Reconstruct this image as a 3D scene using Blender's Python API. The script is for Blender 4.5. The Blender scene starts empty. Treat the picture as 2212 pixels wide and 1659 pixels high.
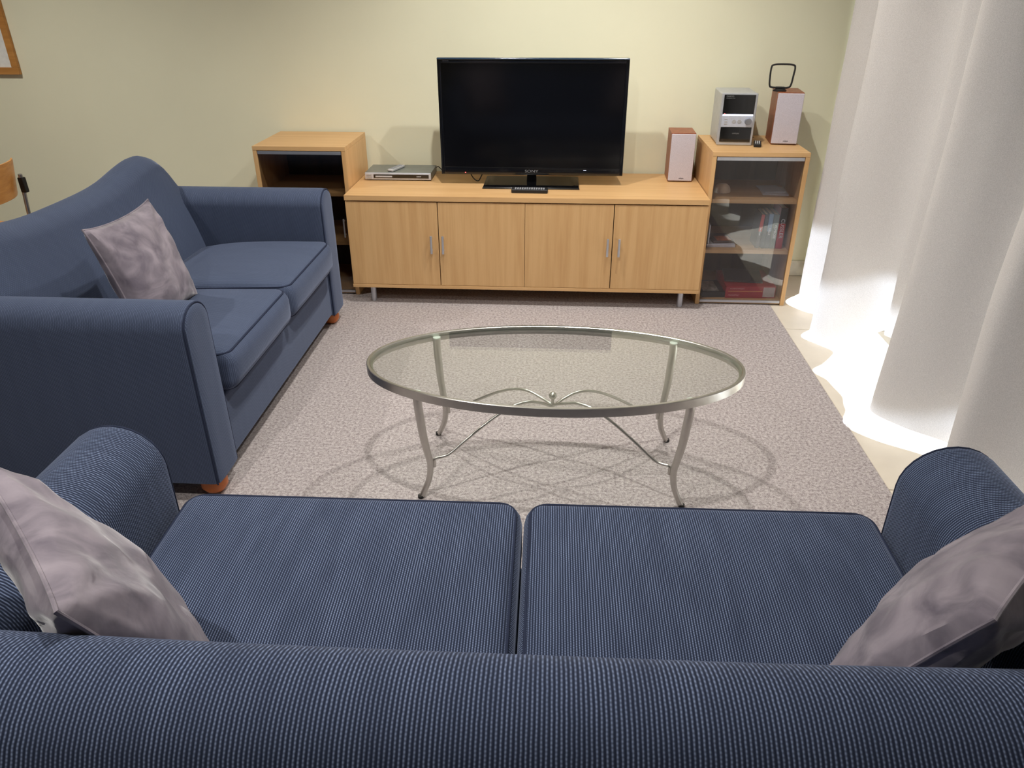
import bpy, bmesh, math, random
from mathutils import Vector, Matrix, noise
random.seed(7)
PI = math.pi
sc = bpy.context.scene
col = sc.collection

# ------------------------------------------------------------------ camera
cam_d = bpy.data.cameras.new('camera'); cam = bpy.data.objects.new('camera', cam_d); col.objects.link(cam)
cam_d.sensor_fit = 'HORIZONTAL'; cam_d.sensor_width = 36.0
cam_d.lens = 1613.0 / 2212.0 * 36.0
cam_d.clip_start = 0.02
cam.matrix_world = (Matrix.Translation((0, 0, 1.5214)) @ Matrix.Rotation(0.061, 4, 'Z')
                    @ Matrix.Rotation(PI/2 - 0.4916, 4, 'X') @ Matrix.Rotation(-0.002, 4, 'Z'))
sc.camera = cam

# ------------------------------------------------------------------ world, sun, exposure
w = bpy.data.worlds.new('sky'); sc.world = w; w.use_nodes = True
nt = w.node_tree; nt.nodes.clear()
wo = nt.nodes.new('ShaderNodeOutputWorld'); bg = nt.nodes.new('ShaderNodeBackground')
sky = nt.nodes.new('ShaderNodeTexSky'); sky.sky_type = 'HOSEK_WILKIE'; sky.turbidity = 3.0
sky.sun_direction = Vector((0.6, -0.25, 0.75)).normalized()
nt.links.new(sky.outputs[0], bg.inputs[0]); bg.inputs[1].default_value = 0.9
nt.links.new(bg.outputs[0], wo.inputs[0])
SUN_DIR = Vector((-0.80, 0.08, -0.60))
sd = bpy.data.lights.new('sun', 'SUN'); sd.energy = 26.0; sd.angle = 0.02; sd.color = (0.86, 0.93, 1.0)
so = bpy.data.objects.new('sun', sd); col.objects.link(so)
so.rotation_euler = SUN_DIR.to_track_quat('-Z', 'Y').to_euler(); so.location = (4, 1, 5)
sc.view_settings.view_transform = 'Standard'; sc.view_settings.look = 'None'
sc.view_settings.gamma = 1.0; sc.view_settings.use_curve_mapping = False
sc.view_settings.exposure = 0.0
LAMPS = [(-1.20, 0.50), (-0.28, 1.70), (0.40, 3.15), (-0.36, 3.20), (-2.75, 2.95)]
LAMP_W = 84.0
CEIL = 2.42

# ------------------------------------------------------------------ materials
def lin(c): return tuple(((v/255.0)/12.92 if v/255.0 <= .04045 else ((v/255.0+.055)/1.055)**2.4) for v in c)
def mat(name):
    m = bpy.data.materials.new(name); m.use_nodes = True
    return m, m.node_tree, m.node_tree.nodes['Principled BSDF']
def simple(name, rgb, rough=.5, metal=0.0, spec=.5, coat=0.0, emit=None, noise_amt=.06, nscale=40, bump=0.0):
    m, t, b = mat(name)
    n = t.nodes.new('ShaderNodeTexNoise'); n.inputs['Scale'].default_value = nscale; n.inputs['Detail'].default_value = 4
    tc = t.nodes.new('ShaderNodeTexCoord'); t.links.new(tc.outputs['Object'], n.inputs['Vector'])
    r = t.nodes.new('ShaderNodeValToRGB'); c = lin(rgb)
    r.color_ramp.elements[0].position = .3; r.color_ramp.elements[1].position = .7
    r.color_ramp.elements[0].color = (*[v*(1-noise_amt) for v in c], 1); r.color_ramp.elements[1].color = (*[min(1, v*(1+noise_amt)) for v in c], 1)
    t.links.new(n.outputs['Fac'], r.inputs[0]); t.links.new(r.outputs[0], b.inputs['Base Color'])
    b.inputs['Roughness'].default_value = rough; b.inputs['Metallic'].default_value = metal
    b.inputs['Specular IOR Level'].default_value = spec
    if coat: b.inputs['Coat Weight'].default_value = coat; b.inputs['Coat Roughness'].default_value = .05
    if emit: b.inputs['Emission Color'].default_value = (*lin(emit[0]), 1); b.inputs['Emission Strength'].default_value = emit[1]
    if bump:
        bp = t.nodes.new('ShaderNodeBump'); bp.inputs['Strength'].default_value = bump; bp.inputs['Distance'].default_value = .002
        t.links.new(n.outputs['Fac'], bp.inputs['Height']); t.links.new(bp.outputs[0], b.inputs['Normal'])
    return m
def M_(t, op, a, b=None, c=None):
    n = t.nodes.new('ShaderNodeMath'); n.operation = op
    for i, v in enumerate((a, b, c)):
        if v is None: continue
        if isinstance(v, (int, float)): n.inputs[i].default_value = v
        else: t.links.new(v, n.inputs[i])
    return n.outputs[0]
def fabric(name, axis, across, period=0.0052, k=1.0):
    """dark navy corduroy-like weave: pale dashed ribs repeating along `axis`, dashes running along `across`"""
    m, t, b = mat(name)
    tc = t.nodes.new('ShaderNodeTexCoord'); s = t.nodes.new('ShaderNodeSeparateXYZ'); t.links.new(tc.outputs['Object'], s.inputs[0])
    wn = t.nodes.new('ShaderNodeTexNoise'); wn.inputs['Scale'].default_value = 60; wn.inputs['Detail'].default_value = 2
    t.links.new(tc.outputs['Object'], wn.inputs['Vector'])
    other = 'Y' if axis == 'X' else 'X'
    sn = t.nodes.new('ShaderNodeSeparateXYZ'); t.links.new(tc.outputs['Normal'], sn.inputs[0])
    pick = M_(t, 'GREATER_THAN', M_(t, 'ABSOLUTE', sn.outputs[axis]), .72)
    ax = M_(t, 'ADD', M_(t, 'MULTIPLY', s.outputs[axis], M_(t, 'SUBTRACT', 1.0, pick)), M_(t, 'MULTIPLY', s.outputs[other], pick))
    wob = M_(t, 'MULTIPLY', M_(t, 'SUBTRACT', wn.outputs['Fac'], .5), .0012)
    ph = M_(t, 'MULTIPLY', M_(t, 'ADD', ax, wob), 2*PI/period)
    wave = M_(t, 'ADD', M_(t, 'MULTIPLY', M_(t, 'SINE', ph), .5), .5)
    rib = M_(t, 'POWER', wave, 2.2)
    # stitches: alternate rows half shifted
    row = M_(t, 'FLOOR', M_(t, 'ADD', M_(t, 'DIVIDE', ax, period), .25))
    shift = M_(t, 'MULTIPLY', M_(t, 'MODULO', M_(t, 'ABSOLUTE', row), 2), PI)
    if len(across) == 1: al = s.outputs[across]
    else: al = M_(t, 'ADD', s.outputs[across[0]], s.outputs[across[1]])
    dsh = M_(t, 'ADD', M_(t, 'MULTIPLY', M_(t, 'SINE', M_(t, 'ADD', M_(t, 'MULTIPLY', al, 2*PI/.0058), shift)), .5), .5)
    dash = M_(t, 'ADD', M_(t, 'MULTIPLY', dsh, .6), .4)
    big = t.nodes.new('ShaderNodeTexNoise'); big.inputs['Scale'].default_value = 7; big.inputs['Detail'].default_value = 5
    mp = t.nodes.new('ShaderNodeMapping'); sca = [1, 1, 1]; sca[{'X': 0, 'Y': 1, 'Z': 2}[axis]] = 5
    mp.inputs['Scale'].default_value = sca
    t.links.new(tc.outputs['Object'], mp.inputs[0]); t.links.new(mp.outputs[0], big.inputs['Vector'])
    fac = M_(t, 'MULTIPLY', rib, dash)
    fac = M_(t, 'MULTIPLY', fac, M_(t, 'ADD', M_(t, 'MULTIPLY', big.outputs['Fac'], 1.1), .42))
    if k < 1: fac = M_(t, 'ADD', M_(t, 'MULTIPLY', fac, k), .27*(1-k))
    mx = t.nodes.new('ShaderNodeMix'); mx.data_type = 'RGBA'
    mx.inputs[6].default_value = (*lin((34, 41, 60)), 1); mx.inputs[7].default_value = (*lin((122, 136, 167)), 1)
    t.links.new(fac, mx.inputs[0]); t.links.new(mx.outputs[2], b.inputs['Base Color'])
    bp = t.nodes.new('ShaderNodeBump'); bp.inputs['Strength'].default_value = .35; bp.inputs['Distance'].default_value = .0012
    t.links.new(rib, bp.inputs['Height']); t.links.new(bp.outputs[0], b.inputs['Normal'])
    b.inputs['Roughness'].default_value = .9; b.inputs['Specular IOR Level'].default_value = .15
    b.inputs['Sheen Weight'].default_value = .6; b.inputs['Sheen Roughness'].default_value = .35
    b.inputs['Sheen Tint'].default_value = (*lin((160, 170, 195)), 1)
    return m
def wood(name, base, grain, axis='X', rough=.42):
    m, t, b = mat(name)
    tc = t.nodes.new('ShaderNodeTexCoord'); mp = t.nodes.new('ShaderNodeMapping')
    sca = {'X': (1.2, 26, 26), 'Z': (26, 26, 1.2), 'Y': (26, 1.2, 26)}[axis]
    mp.inputs['Scale'].default_value = sca
    t.links.new(tc.outputs['Object'], mp.inputs[0])
    n = t.nodes.new('ShaderNodeTexNoise'); n.inputs['Scale'].default_value = 1.3; n.inputs['Detail'].default_value = 7; n.inputs['Distortion'].default_value = .25
    t.links.new(mp.outputs[0], n.inputs['Vector'])
    n2 = t.nodes.new('ShaderNodeTexNoise'); n2.inputs['Scale'].default_value = 5; n2.inputs['Detail'].default_value = 6; t.links.new(mp.outputs[0], n2.inputs['Vector'])
    f = M_(t, 'ADD', M_(t, 'MULTIPLY', n.outputs['Fac'], .7), M_(t, 'MULTIPLY', n2.outputs['Fac'], .3))
    r = t.nodes.new('ShaderNodeValToRGB')
    r.color_ramp.elements[0].position = .36; r.color_ramp.elements[0].color = (*lin(grain), 1)
    r.color_ramp.elements[1].position = .60; r.color_ramp.elements[1].color = (*lin(base), 1)
    t.links.new(f, r.inputs[0]); t.links.new(r.outputs[0], b.inputs['Base Color'])
    b.inputs['Roughness'].default_value = rough; b.inputs['Specular IOR Level'].default_value = .35
    return m
def glass(name, tint, refl=1.0, base_refl=.04):
    m = bpy.data.materials.new(name); m.use_nodes = True; t = m.node_tree; t.nodes.clear()
    o = t.nodes.new('ShaderNodeOutputMaterial'); mx = t.nodes.new('ShaderNodeMixShader')
    tr = t.nodes.new('ShaderNodeBsdfTransparent'); tr.inputs[0].default_value = (*tint, 1)
    gl = t.nodes.new('ShaderNodeBsdfGlossy'); gl.inputs['Roughness'].default_value = .004
    ge = t.nodes.new('ShaderNodeNewGeometry'); dt = t.nodes.new('ShaderNodeVectorMath'); dt.operation = 'DOT_PRODUCT'
    t.links.new(ge.outputs['Incoming'], dt.inputs[0]); t.links.new(ge.outputs['Normal'], dt.inputs[1])
    c = M_(t, 'SUBTRACT', 1.0, M_(t, 'ABSOLUTE', dt.outputs['Value']))
    f = M_(t, 'MINIMUM', M_(t, 'MULTIPLY', M_(t, 'ADD', base_refl, M_(t, 'MULTIPLY', M_(t, 'POWER', c, 5), 1-base_refl)), refl), 1.0)
    t.links.new(f, mx.inputs[0]); t.links.new(tr.outputs[0], mx.inputs[1]); t.links.new(gl.outputs[0], mx.inputs[2])
    t.links.new(mx.outputs[0], o.inputs[0])
    return m
def suede(name, hi=(150, 141, 150), lo=(104, 97, 108)):
    m, t, b = mat(name)
    tc = t.nodes.new('ShaderNodeTexCoord')
    n = t.nodes.new('ShaderNodeTexNoise'); n.inputs['Scale'].default_value = 9; n.inputs['Detail'].default_value = 6; n.inputs['Distortion'].default_value = 1.4
    t.links.new(tc.outputs['Object'], n.inputs['Vector'])
    r = t.nodes.new('ShaderNodeValToRGB'); r.color_ramp.elements[0].position = .34; r.color_ramp.elements[1].position = .66
    r.color_ramp.elements[0].color = (*lin(lo), 1); r.color_ramp.elements[1].color = (*lin(hi), 1)
    t.links.new(n.outputs['Fac'], r.inputs[0]); t.links.new(r.outputs[0], b.inputs['Base Color'])
    n2 = t.nodes.new('ShaderNodeTexNoise'); n2.inputs['Scale'].default_value = 14; n2.inputs['Detail'].default_value = 3; n2.inputs['Distortion'].default_value = .8
    t.links.new(tc.outputs['Object'], n2.inputs['Vector'])
    bp = t.nodes.new('ShaderNodeBump'); bp.inputs['Strength'].default_value = .35; bp.inputs['Distance'].default_value = .006
    t.links.new(n2.outputs['Fac'], bp.inputs['Height']); t.links.new(bp.outputs[0], b.inputs['Normal'])
    b.inputs['Roughness'].default_value = .75; b.inputs['Specular IOR Level'].default_value = .2
    b.inputs['Sheen Weight'].default_value = .5; b.inputs['Sheen Roughness'].default_value = .35
    return m
def carpet_mat():
    m, t, b = mat('carpet')
    tc = t.nodes.new('ShaderNodeTexCoord')
    n = t.nodes.new('ShaderNodeTexNoise'); n.inputs['Scale'].default_value = 240; n.inputs['Detail'].default_value = 3
    n2 = t.nodes.new('ShaderNodeTexNoise'); n2.inputs['Scale'].default_value = 90; n2.inputs['Detail'].default_value = 4
    for k in (n, n2): t.links.new(tc.outputs['Object'], k.inputs['Vector'])
    f = M_(t, 'ADD', M_(t, 'MULTIPLY', n.outputs['Fac'], .5), M_(t, 'MULTIPLY', n2.outputs['Fac'], .5))
    r = t.nodes.new('ShaderNodeValToRGB'); r.color_ramp.elements[0].position = .36; r.color_ramp.elements[1].position = .62
    r.color_ramp.elements[0].color = (*lin((130, 120, 120)), 1); r.color_ramp.elements[1].color = (*lin((198, 190, 189)), 1)
    t.links.new(f, r.inputs[0]); t.links.new(r.outputs[0], b.inputs['Base Color'])
    bp = t.nodes.new('ShaderNodeBump'); bp.inputs['Strength'].default_value = .5; bp.inputs['Distance'].default_value = .004
    t.links.new(f, bp.inputs['Height']); t.links.new(bp.outputs[0], b.inputs['Normal'])
    b.inputs['Roughness'].default_value = 1.0; b.inputs['Specular IOR Level'].default_value = .05
    return m
def curtain_mat():
    m = bpy.data.materials.new('curtain_cloth'); m.use_nodes = True; t = m.node_tree; t.nodes.clear()
    o = t.nodes.new('ShaderNodeOutputMaterial')
    tc = t.nodes.new('ShaderNodeTexCoord'); n = t.nodes.new('ShaderNodeTexNoise'); n.inputs['Scale'].default_value = 420; n.inputs['Detail'].default_value = 2
    t.links.new(tc.outputs['Object'], n.inputs['Vector'])
    r = t.nodes.new('ShaderNodeValToRGB'); r.color_ramp.elements[0].position = .35; r.color_ramp.elements[1].position = .65
    r.color_ramp.elements[0].color = (*lin((184, 177, 172)), 1); r.color_ramp.elements[1].color = (*lin((203, 196, 191)), 1)
    t.links.new(n.outputs['Fac'], r.inputs[0])
    d = t.nodes.new('ShaderNodeBsdfDiffuse'); tl = t.nodes.new('ShaderNodeBsdfTranslucent')
    t.links.new(r.outputs[0], d.inputs[0]); tl.inputs[0].default_value = (*lin((226, 226, 232)), 1)
    bp = t.nodes.new('ShaderNodeBump'); bp.inputs['Strength'].default_value = .25; bp.inputs['Distance'].default_value = .002
    t.links.new(n.outputs['Fac'], bp.inputs['Height']); t.links.new(bp.outputs[0], d.inputs['Normal'])
    mx = t.nodes.new('ShaderNodeMixShader'); mx.inputs[0].default_value = .13
    t.links.new(d.outputs[0], mx.inputs[1]); t.links.new(tl.outputs[0], mx.inputs[2]); t.links.new(mx.outputs[0], o.inputs[0])
    return m

MT = {}
MT['wall'] = simple('wall_paint', (234, 232, 206), .85, spec=.2, noise_amt=.015, nscale=3)
MT['ceil'] = simple('ceiling_paint', (240, 238, 230), .9, spec=.1, noise_amt=.01)
MT['carpet'] = carpet_mat()
MT['tile'] = simple('floor_tile', (220, 210, 194), .35, noise_amt=.05, nscale=8)
MT['grout'] = simple('tile_grout', (170, 155, 135), .9)
MT['skirt'] = simple('skirting_paint', (225, 220, 205), .5)
MT['patio'] = simple('patio_concrete', (190, 186, 178), .9, noise_amt=.08, nscale=12)
MT['alu'] = simple('window_frame_metal', (190, 192, 195), .4, metal=.7)
MT['fabX'] = fabric('navy_ribbed_fabric_back', 'X', 'YZ')
MT['fabY'] = fabric('navy_ribbed_fabric_arm', 'Y', 'XZ')
MT['fabX2'] = fabric('navy_faint_rib_fabric_back', 'X', 'YZ', k=.3)  # same sofa fabric with the rib contrast lowered
MT['fabY2'] = fabric('navy_faint_rib_fabric_arm', 'Y', 'XZ', k=.3)
MT['piping'] = simple('navy_piping', (38, 45, 66), .85, spec=.2)
MT['foot'] = simple('orange_stained_wood', (196, 108, 48), .35, noise_amt=.12)
BEECH, BEECHG = (211, 171, 121), (199, 157, 107)
MT['woodX'] = wood('beech_laminate_long', BEECH, BEECHG, 'X')
MT['woodZ'] = wood('beech_laminate_upright', BEECH, BEECHG, 'Z')
MT['woodY'] = wood('beech_laminate_deep', BEECH, BEECHG, 'Y')
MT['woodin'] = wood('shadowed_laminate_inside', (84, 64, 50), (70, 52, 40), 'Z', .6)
MT['backpan'] = simple('dark_back_panel', (70, 56, 46), .7)
MT['satin'] = simple('satin_metal', (176, 178, 184), .34, metal=1, noise_amt=.03)
MT['satin_lt'] = simple('brushed_handle_metal', (200, 203, 210), .38, metal=.85, noise_amt=.03)
MT['table'] = simple('brushed_nickel', (190, 187, 182), .30, metal=1, noise_amt=.04)
MT['rubber'] = simple('black_rubber', (28, 27, 27), .7)
MT['glass'] = glass('clear_table_glass', (.97, .99, .978), 1.35)
MT['darkglass'] = glass('darkened_door_glass', (.72, .71, .70), 1.0)  # clear glass tinted dark, putting the left cabinet's interior shade into it
MT['dglass'] = glass('tinted_door_glass', (.84, .84, .86), 1.35)  # clear glass greyed a little to deepen the interior shade
MT['wglass'] = glass('window_glass', (.97, .98, .98), 1.0)
MT['pad'] = simple('clear_rubber_pad', (214, 222, 214), .3)
MT['tvscreen'] = simple('dark_screen', (5, 5, 6), .12, spec=.6, noise_amt=0)
MT['tvframe'] = simple('gloss_black_plastic', (9, 10, 13), .12, spec=.5, coat=.6)
MT['black'] = simple('matt_black_plastic', (22, 22, 24), .5)
MT['dkgrey'] = simple('dark_grey_buttons', (138, 140, 146), .5)
MT['silver'] = simple('silver_plastic', (186, 188, 192), .36, metal=.35)
MT['silverdk'] = simple('grey_silver_case', (124, 128, 124), .4, metal=.3)
MT['silverf'] = simple('silver_fascia', (206, 212, 226), .3, metal=.35)
MT['white'] = simple('white_print', (232, 232, 236), .5)
MT['grprint'] = simple('grey_print', (128, 128, 130), .5)
MT['dkprint'] = simple('dark_print', (60, 58, 62), .5)
MT['led'] = simple('blue_white_backlight', (225, 228, 255), .4, emit=((214, 220, 255), 2.2))
MT['redled'] = simple('red_led', (255, 90, 80), .4, emit=((255, 90, 90), 3))
MT['spkwood'] = wood('reddish_cherry_vinyl', (156, 94, 66), (130, 74, 52), 'Z', .4)
MT['spkgrille'] = simple('pale_grille_cloth', (196, 190, 200), .85, nscale=500, noise_amt=.12, bump=.3)
MT['suede'] = suede('mauve_grey_suede')
MT['curtain'] = curtain_mat()
MT['ply'] = wood('orange_bent_plywood', (224, 158, 84), (204, 136, 66), 'X', .35)
MT['oakframe'] = wood('oak_picture_frame', (196, 140, 76), (170, 116, 58), 'X', .5)
MT['matboard'] = simple('white_mat_board', (232, 232, 228), .9)
MT['lampglass'] = simple('lit_lamp_lens', (255, 250, 235), .4, emit=((255, 244, 222), 6))
MT['whitemetal'] = simple('white_lamp_ring', (235, 235, 232), .4)

# ------------------------------------------------------------------ helpers
def obj(name, bm, m, parent=None, smooth=True, loc=None):
    me = bpy.data.meshes.new(name)
    bmesh.ops.recalc_face_normals(bm, faces=bm.faces[:])
    bm.to_mesh(me); bm.free()
    for p in me.polygons: p.use_smooth = smooth
    ms = m if isinstance(m, (list, tuple)) else [m]
    for k in ms: me.materials.append(k)
    o = bpy.data.objects.new(name, me); col.objects.link(o)
    if parent: o.parent = parent
    if loc: o.location = loc
    if smooth:
        md = o.modifiers.new('wn', 'WEIGHTED_NORMAL'); md.keep_sharp = True
        for e in me.edges: pass
        try: me.set_sharp_from_angle(angle=math.radians(42))
        except Exception: pass
    return o
def thing(name, label, cat, loc=(0, 0, 0), rz=0, group=None):
    o = bpy.data.objects.new(name, None); col.objects.link(o); o.empty_display_size = .05
    o.location = loc; o.rotation_euler = (0, 0, rz); o['label'] = label; o['category'] = cat
    if group: o['group'] = group
    return o
def tag(o, label, cat, group=None):
    o['label'] = label; o['category'] = cat
    if group: o['group'] = group
    return o
def struct(name, bm, m, smooth=False):
    o = obj(name, bm, m, None, smooth); o['kind'] = 'structure'; return o
def add(bm, bm2):
    me = bpy.data.meshes.new('t'); bm2.to_mesh(me); bm.from_mesh(me); bpy.data.meshes.remove(me); bm2.free()
def box(bm, x0, x1, y0, y1, z0, z1, bev=0.0, seg=2):
    b = bmesh.new(); bmesh.ops.create_cube(b, size=1)
    for v in b.verts: v.co = Vector(((x0+x1)/2 + v.co.x*(x1-x0), (y0+y1)/2 + v.co.y*(y1-y0), (z0+z1)/2 + v.co.z*(z1-z0)))
    if bev: bmesh.ops.bevel(b, geom=b.edges[:], offset=bev, segments=seg, affect='EDGES', profile=.5)
    add(bm, b); return bm
def B(*a, **k): return box(bmesh.new(), *a, **k)
def tube(bm, pts, rad, closed=False, n=10, flat=None, cap=True):
    """swept tube; rad a number or list; flat=(a,b) for elliptical sections"""
    pts = [Vector(p) for p in pts]; N = len(pts)
    rads = rad if isinstance(rad, (list, tuple)) else [rad]*N
    tans = []
    for i in range(N):
        a = pts[(i-1) % N] if (closed or i > 0) else pts[i]; b = pts[(i+1) % N] if (closed or i < N-1) else pts[i]
        t = (b-a); tans.append(t.normalized() if t.length > 1e-9 else Vector((0, 0, 1)))
    up = Vector((0, 0, 1)) if abs(tans[0].z) < .9 else Vector((0, 1, 0))
    nrm = (up - tans[0]*up.dot(tans[0])).normalized(); rings = []
    for i in range(N):
        nrm = (nrm - tans[i]*nrm.dot(tans[i])).normalized(); bi = tans[i].cross(nrm)
        ring = []
        for k in range(n):
            a = 2*PI*k/n; r = rads[i]
            ring.append(bm.verts.new(pts[i] + nrm*math.cos(a)*r*(flat[0] if flat else 1) + bi*math.sin(a)*r*(flat[1] if flat else 1)))
        rings.append(ring)
    for i in range(N if closed else N-1):
        r0, r1 = rings[i], rings[(i+1) % N]
        off = 0
        if closed and i == N-1:
            off = min(range(n), key=lambda q: (r0[0].co - r1[q].co).length)
        for k in range(n):
            bm.faces.new((r0[k], r0[(k+1) % n], r1[(k+1+off) % n], r1[(k+off) % n]))
    if cap and not closed:
        bm.faces.new(rings[0][::-1]); bm.faces.new(rings[-1])
    return bm
def lathe(bm, prof, c=(0, 0, 0), n=28, axis='Z'):
    rings = []
    for r, h in prof:
        ring = []
        for k in range(n):
            a = 2*PI*k/n
            p = (math.cos(a)*max(r, 1e-5), math.sin(a)*max(r, 1e-5), h)
            if axis == 'Y': p = (p[0], p[2], p[1])
            ring.append(bm.verts.new((c[0]+p[0], c[1]+p[1], c[2]+p[2])))
        rings.append(ring)
    for a, b in zip(rings, rings[1:]):
        for k in range(n): bm.faces.new((a[k], a[(k+1) % n], b[(k+1) % n], b[k]))
    bm.faces.new(rings[0][::-1]); bm.faces.new(rings[-1]); return bm
def loft(bm, rings, cap=True):
    rr = [[bm.verts.new(p) for p in r] for r in rings]
    n = len(rr[0])
    for a, b in zip(rr, rr[1:]):
        for k in range(n): bm.faces.new((a[k], a[(k+1) % n], b[(k+1) % n], b[k]))
    if cap: bm.faces.new(rr[0][::-1]); bm.faces.new(rr[-1])
    return bm
def prism(bm, poly, y0, y1, axis='Y'):
    f = {'Y': lambda p, t: (p[0], t, p[1]), 'Z': lambda p, t: (p[0], p[1], t), 'X': lambda p, t: (t, p[0], p[1])}[axis]
    return loft(bm, [[f(p, y0) for p in poly], [f(p, y1) for p in poly]])
def text(name, s, size, m, parent, mw, sx=1.0, ext=.0004):
    cu = bpy.data.curves.new('txt', 'FONT'); cu.body = s; cu.size = size; cu.extrude = ext; cu.align_x = 'CENTER'; cu.align_y = 'CENTER'
    to = bpy.data.objects.new('txt', cu); col.objects.link(to)
    dg = bpy.context.evaluated_depsgraph_get()
    me = bpy.data.meshes.new_from_object(to.evaluated_get(dg)); bpy.data.objects.remove(to)
    me.transform(mw @ Matrix.Diagonal((sx, 1, 1, 1))); me.materials.clear(); me.materials.append(m)
    o = bpy.data.objects.new(name, me); col.objects.link(o)
    if parent: o.parent = parent
    return o
def TM(x, y, z, rz=0):   # text upright, facing -Y
    return Matrix.Translation((x, y, z)) @ Matrix.Rotation(rz, 4, 'Z') @ Matrix.Rotation(PI/2, 4, 'X')
def copy_tree(o, parent=None):
    c = o.copy(); col.objects.link(c)
    if parent: c.parent = parent
    for ch in [k for k in bpy.data.objects if k.parent == o]: copy_tree(ch, c)
    return c

# ------------------------------------------------------------------ room shell
XL, XR, YB, YF = -6.4, 1.62, 4.30, -4.6
CE = 1.155   # carpet edge
struct('floor', B(XL, CE, YF, YB, -.05, 0), MT['carpet'])
bmt = bmesh.new()
ty = YF
while ty < YB:
    box(bmt, CE+.003, XR+.1, ty+.002, min(ty+.448, YB), -.05, -.002, .0012, 1); ty += .45
struct('trim_1', bmt, MT['tile'])
struct('trim_2', B(CE, XR+.1, YF, YB, -.06, -.006), MT['grout'])
struct('ceiling', B(XL-.1, XR+.12, YF-.1, YB+.1, CEIL, CEIL+.1), MT['ceil'])
struct('wall_back', B(XL-.1, XR+.12, YB, YB+.1, -.05, CEIL), MT['wall'])
struct('wall_front', B(XL-.1, XR+.12, YF-.1, YF, -.05, CEIL), MT['wall'])
struct('wall_left', B(XL-.1, XL, YF, YB, -.05, CEIL), MT['wall'])
bmw = bmesh.new()
box(bmw, XR, XR+.12, YF, .2, -.05, CEIL); box(bmw, XR, XR+.12, 4.12, YB, -.05, CEIL)
box(bmw, XR, XR+.12, .2, 4.12, 2.15, CEIL)
struct('wall_right', bmw, MT['wall'])
struct('baseboard_back', B(XL, XR, YB-.014, YB, 0, .09, .003), MT['skirt'])
struct('baseboard_left', B(XL, XL+.014, YF, YB-.015, 0, .09, .003), MT['skirt'])
# sliding glass door to the patio
bf = bmesh.new()
for y0 in (.2, 2.13, 4.07): box(bf, XR+.03, XR+.08, y0, y0+.05, 0.0, 2.15, .003)
box(bf, XR+.03, XR+.08, .2, 4.12, 2.09, 2.15, .003); box(bf, XR+.02, XR+.09, .2, 4.12, -.01, .03, .003)
wf = struct('window_1', bf, MT['alu'])
wp = obj('pane', B(XR+.052, XR+.056, .25, 2.13, .03, 2.09), MT['wglass'], wf, False)
wp = obj('pane', B(XR+.052, XR+.056, 2.18, 4.07, .03, 2.09), MT['wglass'], wf, False)
struct('trim_3', B(XR+.1, 9, -6, 9, -.14, -.06), MT['patio'])          # patio slab outside
struct('trim_4', prism(bmesh.new(), [(XR+.12, -4), (4.9, -4), (4.25, 1.9), (3.72, 3.7), (3.66, 6), (XR+.12, 6)], 2.25, 2.4, 'Z'), MT['ceil'])       # unseen eave, added and angled to limit sun on the curtain

# ------------------------------------------------------------------ downlights
def downlight(x, y, label):
    t = thing('ceiling_downlight', label, 'ceiling light', (x, y, CEIL), 0, 'recessed ceiling downlights')
    obj('trim_ring', lathe(bmesh.new(), [(.052, 0), (.052, -.006), (.045, -.009), (.036, -.006), (.036, 0)]), MT['whitemetal'], t)
    obj('lens', lathe(bmesh.new(), [(.034, 0), (.034, -.003), (.01, -.004)]), MT['lampglass'], t)
    ld = bpy.data.lights.new('downlight_beam', 'SPOT'); ld.energy = LAMP_W; ld.shadow_soft_size = .022
    ld.spot_size = math.radians(150); ld.spot_blend = .9; ld.color = (1.0, .965, .905)
    lo = bpy.data.objects.new('downlight_beam', ld); col.objects.link(lo); lo.parent = t; lo.location = (0, 0, -.03)
    return t
LL = ['recessed ceiling downlight above the side sofa', 'recessed ceiling downlight above the coffee table',
      'recessed ceiling downlight right of the television', 'recessed ceiling downlight left of the television',
      'added recessed downlight brightening the left of the back wall',  # unseen lamp over the chair, added to brighten the back wall's left part
      'recessed ceiling downlight behind the striped sofa']
for (x, y), l in zip(LAMPS, LL): downlight(x, y, l)

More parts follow.
